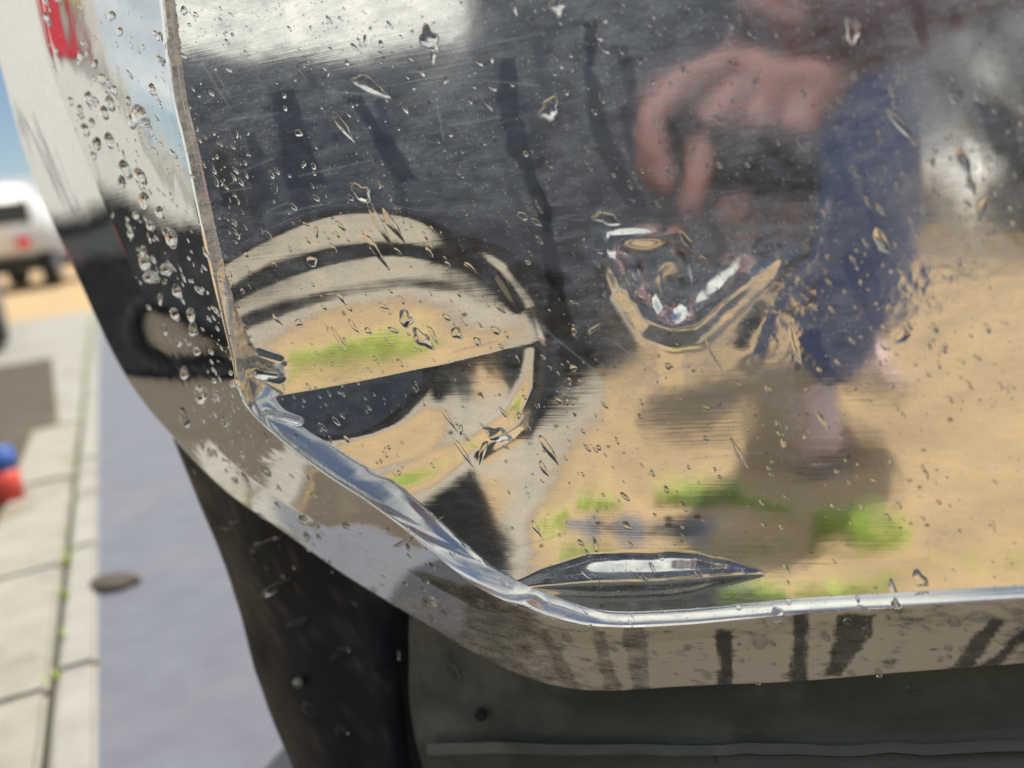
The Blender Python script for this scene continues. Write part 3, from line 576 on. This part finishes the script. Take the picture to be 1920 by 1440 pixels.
bm = bmesh.new(); cyl(bm, Vector((0, 0, .27)), .12, .54, 'z', 28, .10); bmesh.ops.create_uvsphere(bm, u_segments=20, v_segments=10, radius=.10, matrix=Matrix.Translation((0, 0, .53))); obj('bollard_post', bm, WHITE, wb, True)
obj('bollard_foot', bx((-.17, -.17, 0), (.17, .17, .03), .008), STEELG, wb)
# white box truck at the left, seen in the turned wing of the bumper
bt = thing('box_truck', 'white box truck with red and amber tail lamps left of the bumper', 'truck', (-3.6, 0, 0))
obj('cargo_box', bx((-2.3, .22, .56), (0, 2.15, 3.4), .03), WHITE, bt)
for y in (.75, 1.2, 1.7): obj('door_post', bx((-.01, y, .60), (.02, y+.03, 3.3), .005), WHITE2, bt)
obj('rear_bar', bx((-.05, 1.00, .40), (.04, 2.0, .50), .01), PLASTIC, bt)
for y in (.98, 1.62): obj('reflector', bx((.0, y, .41), (.055, y+.10, .49), .01), REDL, bt)
obj('chassis', bx((-2.2, .24, .07), (-.03, 2.13, .55), .02), RUBBER, bt)
for y in (.45, 1.9): wheel(bt, (-.7, y, .40), .40, .3)
obj('tail_lamp', bx((-.01, .285, 1.24), (.05, .42, 1.72), .02), REDL, bt); obj('indicator_lamp', bx((-.01, .235, 1.50), (.04, .275, 1.72), .01), AMBER, bt)
dt = thing('flat_trailer', 'low dark trailer with a blue and red board far left of the bumper', 'trailer', (-12, -.6, 0))
obj('side_board', bx((-.4, -1.0, .45), (0, 1.6, 1.05), .02), NAVY, dt); obj('deck', bx((-2., -1.0, .95), (-.4, 1.6, 1.05), .01), STEELG, dt)
for y in (-.6, 1.2): wheel(dt, (-.7, y, .4), .4, .25)
obj('blue_board', bx((-.01, .86, 1.06), (.02, 1.04, 1.38), .005), BLUE, dt); obj('red_board', bx((-.01, .70, 1.06), (.02, .85, 1.38), .005), REDP, dt)
# white lorry far down the road, a trailer near the left edge
def lorry(name, lab, loc, rz, length):
    t = thing(name, lab, 'truck', loc, rz, 'white lorries parked far down the road')
    obj('trailer_body', bx((0, -1.25, .7), (length, 1.25, 2.5), .05), WHITE2, t)
    obj('cab', bx((-2.2, -1.2, .5), (-.2, 1.2, 2.2), .3), WHITE2, t, True)
    obj('windscreen', bx((-2.23, -1.0, 1.35), (-2.1, 1.0, 1.9), .05), GLASSY, t)
    obj('chassis', bx((-2.0, -1.0, .4), (length-.2, 1.0, .72), .03), RUBBER, t)
    for x in (-1.4, length-2.0, length-1.0):
        for y in (-1.05, 1.05): wheel(t, (x, y, .42), .42, .3)
    obj('marker_lamp', bx((-2.28, -.9, .9), (-2.18, -.65, 1.12), .03), REDL, t)
    return t
p = on_z(np.array(30.), np.array(545.), 0.)
lorry('lorry', 'white lorry with a red lamp far down the road at the left edge', (p[0], p[1], 0), math.radians(128), 8.)
lorry('lorry', 'second white lorry farther off, partly behind the bumper edge', (p[0]-2.0+8, p[1]+16, 0), math.radians(125), 9.)
tr = thing('parked_trailer', 'dark wheeled trailer at the left edge beyond the drink can', 'trailer', (-4.95, 3.05, 0), math.radians(134))
wheel(tr, (.0, -.35, .34), .34, .24); wheel(tr, (.85, -.35, .34), .34, .24)
obj('deck', bx((-.3, -.22, .34), (4, 2.0, .44), .02), NAVY, tr); obj('mudguard', bx((-.46, -.46, .20), (-.43, -.24, .60), .01), WHITE2, tr)
# ------------------------------------------------------------------ THE PHOTOGRAPHER, seen only in the metal
def skin(name, pts, edges, mat, parent, sub=2, caps=()):
    me = bpy.data.meshes.new(name); me.from_pydata([tuple(p[:3]) for p in pts], edges, [])
    o = link(name, me, mat, parent); s = o.modifiers.new('skin', 'SKIN'); s.use_smooth_shade = True
    for v, p in zip(me.skin_vertices[0].data, pts):
        v.radius = (p[3], p[4] if len(p) > 4 else p[3]); v.use_root = False
    me.skin_vertices[0].data[0].use_root = True
    ss = o.modifiers.new('subdivision', 'SUBSURF'); ss.levels = sub; ss.render_levels = sub
    return o
def chain(n, start=0): return [(start+i, start+i+1) for i in range(n-1)]
man = thing('person', 'person in mauve jacket and blue jeans bending to hold a phone towards the bumper', 'person', (.05, -1.5, 0))
MO = np.array([.05, -1.5, 0])
def mp_(p): q = np.array(p[:3])-MO; return (*q, *p[3:])
body = [(.10, -1.62, .90, .13, .12), (.13, -1.50, 1.06, .15, .12), (.16, -1.36, 1.20, .165, .12), (.18, -1.24, 1.32, .14, .10), (.19, -1.17, 1.40, .06), (.20, -1.10, 1.46, .055),
        (.32, -1.22, 1.27, .09), (.29, -.88, 1.03, .150), (.185, -.72, .86, .145), (.105, -.625, .735, .115), (.05, -.58, .67, .070),
        (.01, -1.27, 1.28, .08), (-.06, -1.16, 1.06, .07), (.02, -1.2, .86, .06)]
# jacket: torso, both sleeves
jk = skin('jacket', [mp_(p) for p in body], chain(6)+[(3, 6)]+[(6, 7), (7, 8), (8, 9), (9, 10), (3, 11), (11, 12), (12, 13)], JACKET, man)
legs = [(.15, -1.66, .93, .12, .11), (.135, -1.62, .84, .125, .115), (.12, -1.53, .68, .10), (.13, -1.46, .60, .094), (.118, -1.41, .52, .083), (.105, -1.42, .44, .090), (.085, -1.43, .34, .078), (.07, -1.42, .26, .086), (.05, -1.42, .18, .078), (.03, -1.43, .10, .080)]
skin('jeans_leg', [mp_(p) for p in legs], chain(len(legs)), JEANS, man)
legs = [(.20, -1.70, .93, .10, .10), (.215, -1.72, .84, .11, .11), (.215, -1.80, .64, .098), (.20, -1.88, .46, .085), (.17, -1.97, .10, .076)]
skin('jeans_leg', [mp_(p) for p in legs], chain(5), JEANS, man)
for k, (x, y) in enumerate(((.02, -1.36), (.16, -1.93))):
    skin('shoe', [mp_(p) for p in [(x, y-.06, .075, .05), (x-.005, y+.02, .062, .05), (x-.015, y+.10, .048, .048, .036), (x-.02, y+.17, .038, .040, .026)]], chain(4), SHOE, man)
    skin('sole', [mp_(p) for p in [(x, y-.08, .014, .045, .014), (x-.005, y+.03, .014, .048, .014), (x-.02, y+.17, .014, .044, .014)]], chain(3), SOLE, man, 1)
head = [(.20, -1.10, 1.46, .055), (.205, -1.06, 1.53, .085, .095), (.205, -1.03, 1.61, .085, .10), (.205, -1.05, 1.68, .06)]
hd = skin('head', [mp_(p) for p in head], chain(4), SKIN, man)
for sx in (-.032, .032):
    bm = bmesh.new(); bmesh.ops.create_uvsphere(bm, u_segments=10, v_segments=8, radius=.012, matrix=Matrix.Translation(Vector((.205+sx, -.945, 1.585))-Vector(MO))); obj('eye', bm, GLASSY, hd, True)
    bm = bmesh.new(); bmesh.ops.create_uvsphere(bm, u_segments=10, v_segments=8, radius=.022, matrix=Matrix.Translation(Vector((.205+sx*2.75, -1.05, 1.57))-Vector(MO))); obj('ear', bm, SKIN, hd, True)
skin('nose', [mp_(p) for p in [(.205, -.95, 1.585, .012), (.205, -.925, 1.555, .016)]], chain(2), SKIN, man, 1)
skin('mouth', [mp_(p) for p in [(.18, -.955, 1.515, .008), (.205, -.945, 1.513, .010), (.23, -.955, 1.515, .008)]], chain(3), REDP, man, 1)
skin('hair', [mp_(p) for p in [(.205, -1.10, 1.57, .085, .08), (.205, -1.08, 1.66, .09, .07), (.205, -1.02, 1.70, .075, .05)]], chain(3), HAIR, man)
# the hand that holds the phone: palm, four fingers and a thumb, grown as one surface
def H(x, y, D, r, r2=None): p = in_mirror(x, y, D)-MO; return (*p, r, r if r2 is None else r2)
hand = [H(1600, 70, 1.0, .050, .042), H(1520, 140, .925, .052, .034), H(1440, 165, .89, .050, .028),
        H(1375, 95, .875, .0185), H(1280, 165, .855, .020), H(1218, 245, .842, .0185), H(1216, 330, .84, .016), H(1250, 368, .842, .012),      # index
        H(1385, 165, .872, .018), H(1335, 250, .845, .019), H(1305, 340, .838, .017), H(1285, 415, .84, .0125),                              # middle
        H(1420, 225, .872, .0175), H(1400, 310, .846, .018), H(1385, 385, .842, .016), H(1378, 440, .845, .012),                            # ring
        H(1475, 250, .875, .016), H(1470, 330, .852, .016), H(1462, 392, .85, .014), H(1462, 430, .852, .0105),                              # little
        H(1540, 70, .92, .022), H(1490, 20, .88, .020), H(1430, -5, .865, .018), H(1380, -5, .865, .014)]                                  # thumb
skin('hand', hand, [(0, 1), (1, 2), (2, 3), (3, 4), (4, 5), (5, 6), (6, 7), (2, 8), (8, 9), (9, 10), (10, 11), (2, 12), (12, 13), (13, 14), (14, 15), (1, 16), (16, 17), (17, 18), (18, 19), (0, 20), (20, 21), (21, 22), (22, 23)], SKIN, man)
# the other hand, resting on the knee
P2 = [(.02, -1.2, .86, .03), (.035, -1.24, .79, .035, .02)]; fing = []
ed = [(0, 1)]
for k in range(4):
    i = len(P2); P2 += [(.005+.02*k, -1.245, .74, .010), (.0+.021*k, -1.25, .705, .0095), (.0+.021*k, -1.262, .675+.004*abs(k-1.5), .008)]; ed += [(1, i), (i, i+1), (i+1, i+2)]
i = len(P2); P2 += [(.075, -1.24, .79, .012), (.095, -1.245, .755, .010)]; ed += [(0, i), (i, i+1)]
skin('hand', [mp_(p) for p in P2], ed, SKIN, man)
# the phone behind the lens
ph = thing('phone', 'black phone held landscape in the hand in front of the bumper', 'phone', tuple(CAM - FW*.014 - RT*.055))
ph.rotation_euler = camo.matrix_world.to_euler()
obj('phone_body', bx((-.08, -.038, -.005), (.066, .038, .004), .004), PHONE, ph, True)
bm = bmesh.new(); cyl(bm, Vector((.055, .015, -.006)), .008, .003, 'z', 20); obj('lens_ring', bm, CHROME, ph, True)

# ------------------------------------------------------------------ RAIN on the metal
bpy.context.view_layer.update()
trees = []
for o in truck.children:
    if o.name.split('.')[0] in ('bumper_face', 'rolled_rim', 'side_wing', 'end_return', 'bottom_flange', 'splash_skirt', 'air_dam'):
        me = o.data; v = np.empty(len(me.vertices)*3, np.float32); me.vertices.foreach_get('co', v); v = v.reshape(-1, 3)+TO
        trees.append((o.name, BVHTree.FromPolygons([tuple(a) for a in v], [tuple(p.vertices) for p in me.polygons])))
def hit(x, y, names=None):
    d = Vector(ray(np.array(x), np.array(y))).normalized(); best = None
    for n, t in trees:
        if names and n not in names: continue
        p, nn, i, dist = t.ray_cast(Vector(CAM), d)
        if p and (best is None or dist < best[2]):
            if nn.dot(d) > 0: nn = -nn
            best = (p, nn, dist, n)
    return best
def drop_mesh(name, kind, seed):
    r = random.Random(seed); n, rings = 20, 5; V = []; Fc = []
    ph_ = [r.uniform(0, 6.28) for _ in range(4)]; am = [r.uniform(.03, .13)*(1.6 if kind == 'blob' else 1) for _ in range(4)]
    def outline(t):
        a = 1+sum(am[k]*math.sin((k+2)*t+ph_[k])*(.9**k) for k in range(4))
        x, y = math.cos(t)*a, math.sin(t)*a
        if kind == 'tear': y *= .28+.9*max(0., .5-.5*x)**.7 if x > -.2 else 1
        return x, y
    for j in range(rings):
        f = 1-(j/rings); z = math.sqrt(max(0, 1-f**2.4))
        for i in range(n): x, y = outline(i/n*2*math.pi); V.append((x*f-(.12*(1-f) if kind != 'round' else 0), y*f, z))
    V.append((-.12 if kind != 'round' else 0, 0, 1.0)); top = len(V)-1
    base = len(V)
    for i in range(n): x, y = outline(i/n*2*math.pi); V.append((x, y, -.25))
    V.append((0, 0, -.25)); bot = len(V)-1
    for j in range(rings-1):
        for i in range(n): Fc.append((j*n+i, j*n+(i+1) % n, (j+1)*n+(i+1) % n, (j+1)*n+i))
    for i in range(n):
        Fc.append(((rings-1)*n+i, (rings-1)*n+(i+1) % n, top)); Fc.append((i, base+i, base+(i+1) % n, (i+1) % n)); Fc.append((base+i, bot, base+(i+1) % n))
    me = bpy.data.meshes.new(name); me.from_pydata(V, [], Fc); me.shade_smooth(); me.materials.append(WATER); return me
DM = {k: [drop_mesh('raindrop', k, s*7+len(k)) for s in range(4)] for k in ('round', 'blob', 'tear')}
def frame(x, y, a, ang, names=None):
    h = hit(x, y, names)
    if not h: return None
    p, n = h[0], h[1]; c, s = math.cos(math.radians(ang)), math.sin(math.radians(ang))
    def pl(qx, qy):
        d = Vector(ray(np.array(qx), np.array(qy))); t = (p-Vector(CAM)).dot(n)/d.dot(n); return Vector(CAM)+d*t
    g = abs(n.dot((p-Vector(CAM)).normalized()))
    ax = pl(x+c*4, y+s*4)-p; sy = pl(x-s*4, y+c*4)-p
    return p, n, ax/4, sy/4, g, h[3]
def where(x, y, host):
    if host == 'side_wing': return 'on the side wing ' + ("beside the red lamp's reflection" if y < 130 else 'over the white truck reflection' if x < 230 and y < 330 else 'by the blue and red reflection' if y < 330 else 'over the white band' if y < 540 else 'in the low black reflection' if y < 720 else 'below the crushed corner')
    if host == 'end_return': return 'on the outermost bumper strip'
    if host == 'rolled_rim': return 'on the raised rim' + (' left of the dent' if y < 800 else ' below the dent' if x < 1000 else ' along the bottom')
    if host == 'bottom_flange': return 'on the bottom flange ' + ('near the corner' if x < 900 else 'under the buckle' if x < 1400 else 'at the right')
    if host == 'splash_skirt': return 'on the black skirt ' + ('high up' if y < 1050 else 'half way down' if y < 1200 else 'low down')
    if host == 'air_dam': return 'on the dark panel under the flange ' + ('beside the skirt' if x < 1000 else 'at the right')
    if y < 130: return 'near the top edge ' + ('over the cream reflection' if x < 900 else 'over the dark reflection' if x < 1300 else "over the sleeve's reflection")
    if x < 1010 and y < 350: return 'above the dent ' + ('under the cream reflection' if y < 260 else 'over its top ring')
    if x < 1010 and y < 450: return 'in the top ring of the dent'
    if x < 1010 and y < 560: return 'in the second ring of the dent'
    if x < 1010 and y < 720: return "over the dent's sandy band " + ('left' if x < 660 else 'middle' if x < 800 else 'right')
    if x < 1080 and y < 830: return 'just below the crease'
    if x < 1080 and y < 920: return 'at the foot of the dent'
    if x < 1420 and y < 480: return "beside the hand's reflection"
    if x < 1250 and y < 720: return 'left of the V-shaped mark'
    if x < 1480 and y < 720: return 'right of the V-shaped mark'
    if y < 480: return 'over the blue jeans reflection' if x < 1760 else 'right of the jeans reflection'
    if y < 800: return "over the lower legs' reflection" if x < 1720 else 'over the right sandy reflection'
    return 'low over the sandy reflection' if y < 1000 else 'above the bottom rim'
seen_labels = {}
ndrop = 0
def add_drop(x, y, a, b, ang, names=None):
    global ndrop
    f = frame(x, y, a, ang, names)
    if not f: return
    p, n, ax, sy, g, host = f
    kind = 'tear' if a > 2.0*b else 'blob' if a > 15 else 'round'
    me = DM[kind][ndrop % 4]; lx, ly = ax.length*a, sy.length*b; hgt = min(.58*min(lx, ly), .0034)
    X = ax.normalized(); X = (X-n*X.dot(n)).normalized(); Yv = n.cross(X)
    o = bpy.data.objects.new('raindrop', me); COL.objects.link(o); bp = p - n*.00012
    M = Matrix.Identity(4)
    for i in range(3): M[i][0], M[i][1], M[i][2], M[i][3] = X[i]*lx, Yv[i]*ly, n[i]*hgt, bp[i]
    loc, q, sc = M.decompose(); o.location = loc; o.rotation_mode = 'QUATERNION'; o.rotation_quaternion = q; o.scale = (lx, ly, hgt)
    size = 'large' if a*b > 300 else 'small' if a*b < 70 else 'medium'
    shape = {'tear': 'slanting rain streak', 'blob': 'irregular water bead', 'round': 'round raindrop'}[kind]
    lab = f'{size} {shape} {where(x, y, host)}'
    k = seen_labels.setdefault(lab, []); k.append((o, x, y)); tag(o, lab, 'raindrop', 'raindrops on the bumper'); ndrop += 1
DROPS = [(805, 75, 26, 18, 60), (698, 165, 42, 17, 28), (645, 240, 34, 10, 55), (1030, 205, 22, 19, 90), (1045, 12, 19, 15, 80), (1598, 60, 24, 14, 75), (1690, 237, 40, 10, 50), (1655, 455, 30, 14, 55),
         (1808, 305, 30, 13, 65), (1692, 630, 16, 13, 115), (678, 362, 22, 15, 45), (714, 425, 52, 8, 60), (738, 425, 38, 9, 55), (705, 470, 42, 8, 55), (760, 598, 16, 13, 80), (856, 625, 14, 9, 45), (792, 636, 24, 12, 42),
         (812, 628, 20, 5, 60), (636, 637, 26, 5, 58), (663, 612, 16, 5, 50), (497, 697, 30, 17, 15), (1137, 410, 27, 14, 12), (1290, 455, 26, 9, 55), (1492, 650, 44, 9, 72), (1340, 668, 46, 5, 62), (1115, 615, 17, 6, -40),
         (1030, 845, 32, 8, 57), (1020, 880, 17, 6, 58), (935, 815, 27, 14, 15), (870, 850, 36, 5, 55), (842, 787, 32, 4, 55), (905, 848, 24, 8, 105), (1385, 850, 34, 7, 58), (1545, 792, 26, 6, 55), (1822, 348, 22, 9, 70),
         (1725, 1085, 18, 12, 45), (1458, 1152, 15, 12, 50), (1425, 1200, 18, 12, 60), (1790, 1165, 12, 10, 70), (1835, 1155, 15, 9, 30), (1683, 1140, 18, 8, 65), (965, 18, 15, 5, 68), (915, 195, 17, 6, 58), (1175, 985, 12, 6, 40),
         (1006, 992, 18, 5, 58), (884, 502, 17, 4, 42), (585, 490, 12, 9, 30), (1715, 430, 24, 5, 62), (1652, 395, 16, 6, 50), (1628, 380, 14, 6, 62), (1735, 400, 16, 4, 65), (1840, 395, 26, 12, 100), (895, 640, 10, 6, 40), (640, 560, 14, 4, 55),
         (655, 578, 10, 4, 50), (690, 620, 9, 5, 40), (720, 575, 12, 5, 30), (838, 595, 10, 5, 30), (930, 620, 12, 6, 35), (560, 605, 9, 6, 30), (520, 600, 14, 4, 45), (1180, 600, 22, 4, 58), (1205, 520, 20, 4, 60), (1320, 545, 18, 5, 60),
         (1440, 730, 10, 5, 50), (1470, 600, 20, 6, 65), (1255, 325, 12, 5, 60), (1245, 245, 11, 4, 80), (1300, 280, 9, 4, 70), (980, 405, 12, 7, 30), (1075, 690, 8, 6, 40), (560, 250, 9, 6, 30), (835, 150, 9, 7, 60), (812, 105, 18, 7, 85),
         (1500, 270, 14, 4, 60), (1560, 200, 12, 4, 60), (1420, 150, 9, 4, 40), (1880, 120, 12, 5, 60), (1900, 420, 9, 5, 50), (1770, 520, 10, 4, 40), (1605, 325, 16, 5, 60), (1310, 1075, 10, 5, 40), (1240, 1045, 9, 5, 50), (1200, 1078, 9, 5, 20), (1475, 1065, 12, 4, 50),
         (1100, 1078, 12, 5, 40), (850, 1040, 10, 4, 40), (760, 1015, 22, 5, -30), (805, 1128, 14, 8, 50), (960, 1215, 8, 5, 30), (1085, 1265, 9, 5, 20), (1590, 1165, 8, 5, 40), (575, 975, 12, 6, 50), (592, 985, 8, 5, 40), (500, 885, 9, 5, 30), (650, 985, 10, 5, 40),
         # on the turned wing
         (88, 36, 13, 3, 72), (192, 148, 12, 5, 78), (207, 195, 15, 6, 72), (196, 213, 13, 5, 70), (166, 185, 14, 5, 75), (172, 230, 9, 5, 70), (160, 244, 13, 5, 72), (181, 270, 12, 6, 65), (205, 264, 15, 6, 70), (176, 292, 9, 4, 75), (262, 218, 18, 13, 85), (248, 228, 15, 6, 78),
         (285, 168, 11, 5, 75), (235, 320, 17, 7, 55), (264, 332, 17, 6, 60), (228, 342, 10, 6, 60), (150, 205, 9, 4, 72), (133, 190, 9, 3, 75), (215, 170, 10, 4, 85), (240, 190, 9, 4, 75), (270, 375, 12, 7, 60), (300, 400, 11, 5, 60), (283, 425, 11, 5, 65), (322, 450, 17, 8, 75), (268, 470, 9, 5, 70),
         (313, 505, 13, 11, 75), (283, 520, 14, 12, 75), (272, 495, 16, 6, 80), (332, 548, 13, 5, 65), (255, 405, 9, 4, 70), (245, 440, 9, 4, 70), (362, 618, 11, 6, 60), (358, 590, 9, 5, 55), (310, 618, 7, 5, 60), (335, 640, 8, 4, 60), (345, 700, 8, 4, 60), (300, 560, 6, 5, 60), (328, 590, 14, 4, 65), (370, 660, 9, 4, 60),
         (330, 40, 14, 6, 75), (318, 95, 20, 8, 80), (300, 70, 9, 5, 70), (345, 20, 10, 6, 70), (375, 740, 9, 6, 40), (420, 790, 8, 4, 50), (455, 850, 9, 4, 50), (345, 780, 9, 6, 50), (440, 900, 8, 4, 50), (210, 30, 10, 6, 80), (225, 60, 9, 5, 80), (152, 105, 9, 5, 70), (178, 120, 8, 5, 70),
         # on the skirt and dam
         (430, 985, 18, 9, -20), (500, 1018, 36, 10, -25), (525, 1097, 40, 11, -28), (560, 1168, 22, 11, -25), (640, 1225, 22, 12, -40), (580, 1330, 16, 11, 30), (850, 1250, 34, 11, 60), (640, 1370, 14, 11, 30), (1715, 1300, 9, 6, 20), (1600, 1310, 6, 5, 20), (1860, 1290, 7, 5, 20), (1340, 1425, 8, 6, 20)]
for d in DROPS: add_drop(*d)
for lab, k in seen_labels.items():                       # drops alike in look and place are told apart by their order
    if len(k) == 1: continue
    for axis, ends in ((1, ('leftmost', 'rightmost')), (2, ('topmost', 'lowest'))):
        k.sort(key=lambda q: q[axis])
        if len(k) <= 3 or axis == 1:
            names = {2: list(ends), 3: [ends[0], 'middle', ends[1]]}.get(len(k))
            if names is None: names = [ends[0], 'second from left'] + ['third from left', 'fourth from left', 'fifth from left', 'sixth from left', 'seventh from left', 'eighth from left', 'ninth from left', 'tenth from left'][:len(k)-3] + [ends[1]]
            for (o, x, y), nm in zip(k, names): o['label'] = f'{nm} {lab}'
            break
# the fine spray too small to pick apart: one mesh of tiny domes
V, Q = [], []
r = random.Random(21); tot = 0; tries = 0
while tot < 1900 and tries < 8000:
    tries += 1
    if r.random() < .32: x, y = r.uniform(60, 470), r.uniform(-20, 900)
    else: x, y = r.uniform(380, 1920), r.uniform(0, 1290)
    dens = float(fbm(np.array([x]), np.array([y]), 110, 3, 55)[0])
    if r.random() > (dens-.25)*2.2: continue
    f = frame(x, y, 1, r.gauss(55, 14))
    if not f or f[5] in ('end_return',): continue
    p, n, ax, sy, g, host = f; a = r.gammavariate(2.2, 1.0)+.8; a = min(a, 6); el = r.uniform(1, 2.6) if a > 2 else 1
    if host == 'side_wing': a *= .9
    X = ax.normalized(); X = (X-n*X.dot(n)).normalized(); Yv = n.cross(X); lx, ly = ax.length*a*el, ax.length*a*.8
    b = len(V); nn = 8
    for j, (fr, z) in enumerate(((1, -.1), (.8, .55), (.4, .9))):
        for i in range(nn):
            t = i/nn*2*math.pi; V.append(tuple(p + X*lx*fr*math.cos(t) + Yv*ly*fr*math.sin(t) + n*(ly*.45*z)))
    V.append(tuple(p+n*ly*.45)); V.append(tuple(p-n*ly*.08))
    for j in range(2):
        for i in range(nn): Q.append((b+j*nn+i, b+j*nn+(i+1) % nn, b+(j+1)*nn+(i+1) % nn, b+(j+1)*nn+i))
    for i in range(nn): Q.append((b+2*nn+i, b+2*nn+(i+1) % nn, b+3*nn)); Q.append((b+(i+1) % nn, b+i, b+3*nn+1))
    tot += 1
me = bpy.data.meshes.new('rain_spray'); me.from_pydata(V, [], Q); me.shade_smooth(); tag(link('rain_spray', me, WATER), kind='stuff')
